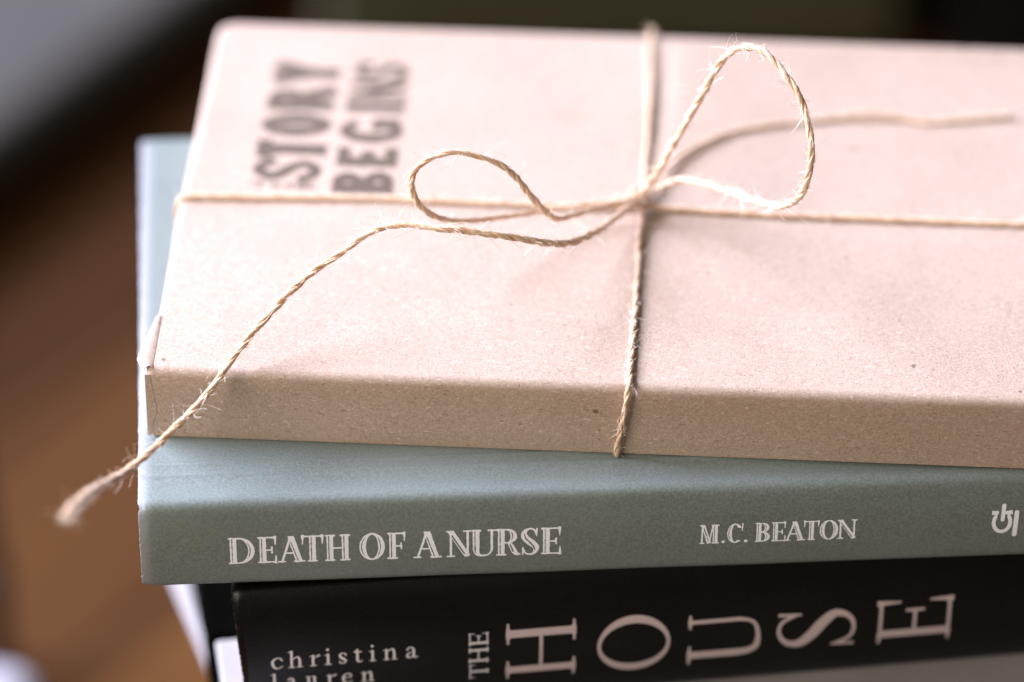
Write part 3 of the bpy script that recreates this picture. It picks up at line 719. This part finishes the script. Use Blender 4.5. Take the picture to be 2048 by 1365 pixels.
twine_part('loose_end', TAIL_N, .86, 1.8, 1.0, seed=5, hairs_long=.10, rfun=lambda k: 1-.1*sstep(.1, .4, k)+.25*sstep(.72, .9, k)-.05*sstep(.92, 1.0, k))
twine_part('loose_end', lay([(a_, b_, c_*.6) for a_, b_, c_ in TAIL_F], .5), .58, 1.0, .5, seed=6)
kp = []
for i in range(26):
    a = i/25*2*math.pi*1.9; kp.append(KN+np.array([(i/25-.5)*3.4, 1.75*math.cos(a), 1.55*math.sin(a)+.35]))
twine_part('knot', kp, .72, 1.8, seed=7, wob=.05)

# ------------------------------------------------------------------ the rest of the stack, mostly hidden
def plain_book(name, label, corner, yaw, sx, sy, T, cm, pm, back=False):
    """corner: world position of its left end, at the front (or back) edge, top face"""
    t = thing(name, label, 'book', (corner[0]*MM, corner[1]*MM, (corner[2]-T)*MM), yaw)
    y0, y1 = (-sy, 0) if back else (0, sy)
    rb_ = lambda nm, z0, z1, m, ins, r: obj_box(nm, ins, sx-ins, y0+ins, y1-ins, z0, z1, r, m, t)
    rb_('front_board', T-2.0, T, cm, 0, .9); rb_('back_board', 0, 2.0, cm, 0, .9); rb_('page_block', 2.0, T-2.0, pm, 2.2, .3)
    return t
def obj_box(nm, x0, x1, y0, y1, z0, z1, r, m, parent):
    v, f = rounded_box((x1-x0)*MM, (y1-y0)*MM, (z1-z0)*MM, r*MM, 3)
    v = [(a+(x0+x1)/2*MM, b_+(y0+y1)/2*MM, c+z0*MM) for a, b_, c in v]
    return obj(nm, v, f, m, parent, True)
SHADOWY = mat_plain('dark plinth', (.045, .028, .013), (.055, .035, .016), 300, .8, .2)
WHITE_C = mat_plain('white cover', (.21, .19, .18), (.26, .235, .225), 1400, .5, .5)
DARK_C = mat_plain('black cover', (.0010, .0011, .0008), (.0018, .0019, .0014), 1400, .8, .0)
GREEN_C = mat_plain('dark green cover', (.006, .009, .006), (.010, .014, .010), 1400, .8, .02)
plain_book('pale_book', 'pale cover book sticking out in front of the black hardback it lies under', (-61.9, -4.7, -73.35), 8.0, 215, 66, 22, WHITE_C, PAGES, True)
plain_book('black_book', 'plain black book under the back of the thick hardback, behind the pale book', (-63.1, -3.7, -73.35), 8.0, 200, 125, 22, DARK_C, DARK_C)
plain_book('dark_green_book', 'thin dark green book below the pale book, a dark edge left of it', (-59.6, -10.0, -95.5), 11.0, 205, 140, 8, GREEN_C, GREEN_C)
plain_book('white_book', 'white book lowest in the stack, a blurred white strip left of the black hardback', (-77.2, 60.7, -103.7), 17.8, 190, 120, 6, WHITE_C, PAGES, True)
tb = obj_box('table', -42, 140, -60, 140, 0, 300-109.9, 3, SHADOWY, None); tb.location = (0, 0, FZ); tb['kind'] = 'structure'

# ------------------------------------------------------------------ blurred background on the floor
GREY = mat_plain('grey upholstery', (.052, .048, .042), (.068, .062, .055), 500, .85, .2, .5)
OLIVE = mat_plain('dark olive fabric', (.055, .053, .028), (.080, .076, .042), 300, .9, .15, .5)
COAL = mat_plain('black lacquer', (.003, .003, .003), (.005, .005, .005), 200, .6, .2)
ang = math.radians(57.5)
so = thing('upholstered_bench', 'blurred grey upholstered bench on a dark plinth, at the upper left behind the stack', 'bench', (-.164, .480, FZ), math.degrees(ang))
# local x along the bench front, local y to the left of it
obj_box('plinth', -500, 520, 5, 420, 0, 12, 3, SHADOWY, so)
obj_box('seat_cushion', -520, 540, 0, 430, 12.5, 32, 8, GREY, so)
ot = thing('olive_armchair', 'dark olive armchair base, blurred behind the back edge of the parcel', 'armchair', (.0, .555, FZ), 2)
obj_box('seat_base', -62, 128, 0, 400, 8, 300, 6, OLIVE, ot)
for sx in (-40, 105):
    for sy in (40, 360): obj_box('foot', sx-12, sx+12, sy-12, sy+12, 0, 8.5, 2, COAL, ot)
cb = rbox('black_cabinet', (.50, .40, .50), .006, COAL, None, (.392, .765, FZ+.001), 0.02)
tag(cb, 'black cabinet in the dark upper right behind the parcel', 'cabinet')
bw = obj('wall', [(-4, 2.6, FZ), (4, 2.6, FZ), (4, 2.6, 2.5), (-4, 2.6, 2.5)], [(0, 1, 2, 3)], mat_plain('dark wall', (.03, .029, .02), (.04, .038, .026), 60, .9, .2)); bw['kind'] = 'structure'
# white rounded foot stool cut by the left edge of the photo
lp = cam_pt(-8, 1050, 1200)*MM; bp = cam_pt(10, 1440, 1190)*MM
WHITE_P = mat_plain('white fabric', (.30, .285, .305), (.36, .34, .365), 400, .8, .3, .4)
pf = rbox('white_pouffe', (.030, .035, bp[2]+.009-FZ), .0125, WHITE_P, None, (bp[0]-.004, bp[1], FZ+.001))
tag(pf, 'white rounded object at the lower left corner, out of focus', 'pouffe')

sl = thing('chair_leg', 'slim chair leg, dark below and pale above, blurred at the left edge of the photo', 'chair leg', tuple(cam_pt(-6, 1330, 1335.0)*MM))
def strut(nm, a, b, r, m, dx):
    V = []; F = []; a = np.array(a); b = np.array(b)
    for p, rr in ((a, r*.8), (b, r)):
        for j in range(16): V.append(p+np.array([math.cos(j/8*math.pi)*rr+dx, math.sin(j/8*math.pi)*rr, 0]))
    for j in range(16): F.append((j, (j+1) % 16, 16+(j+1) % 16, 16+j))
    F.append(tuple(range(16))[::-1]); F.append(tuple(range(16, 32))); return obj(nm, V, F, m, sl, True)
strut('leg', (0, 0, -.0), (.0005, 0, .036), .0042, COAL, 0)
strut('upper_leg', (.0005, 0, .0365), (-.030, 0, .42), .0040, GREY, 0)
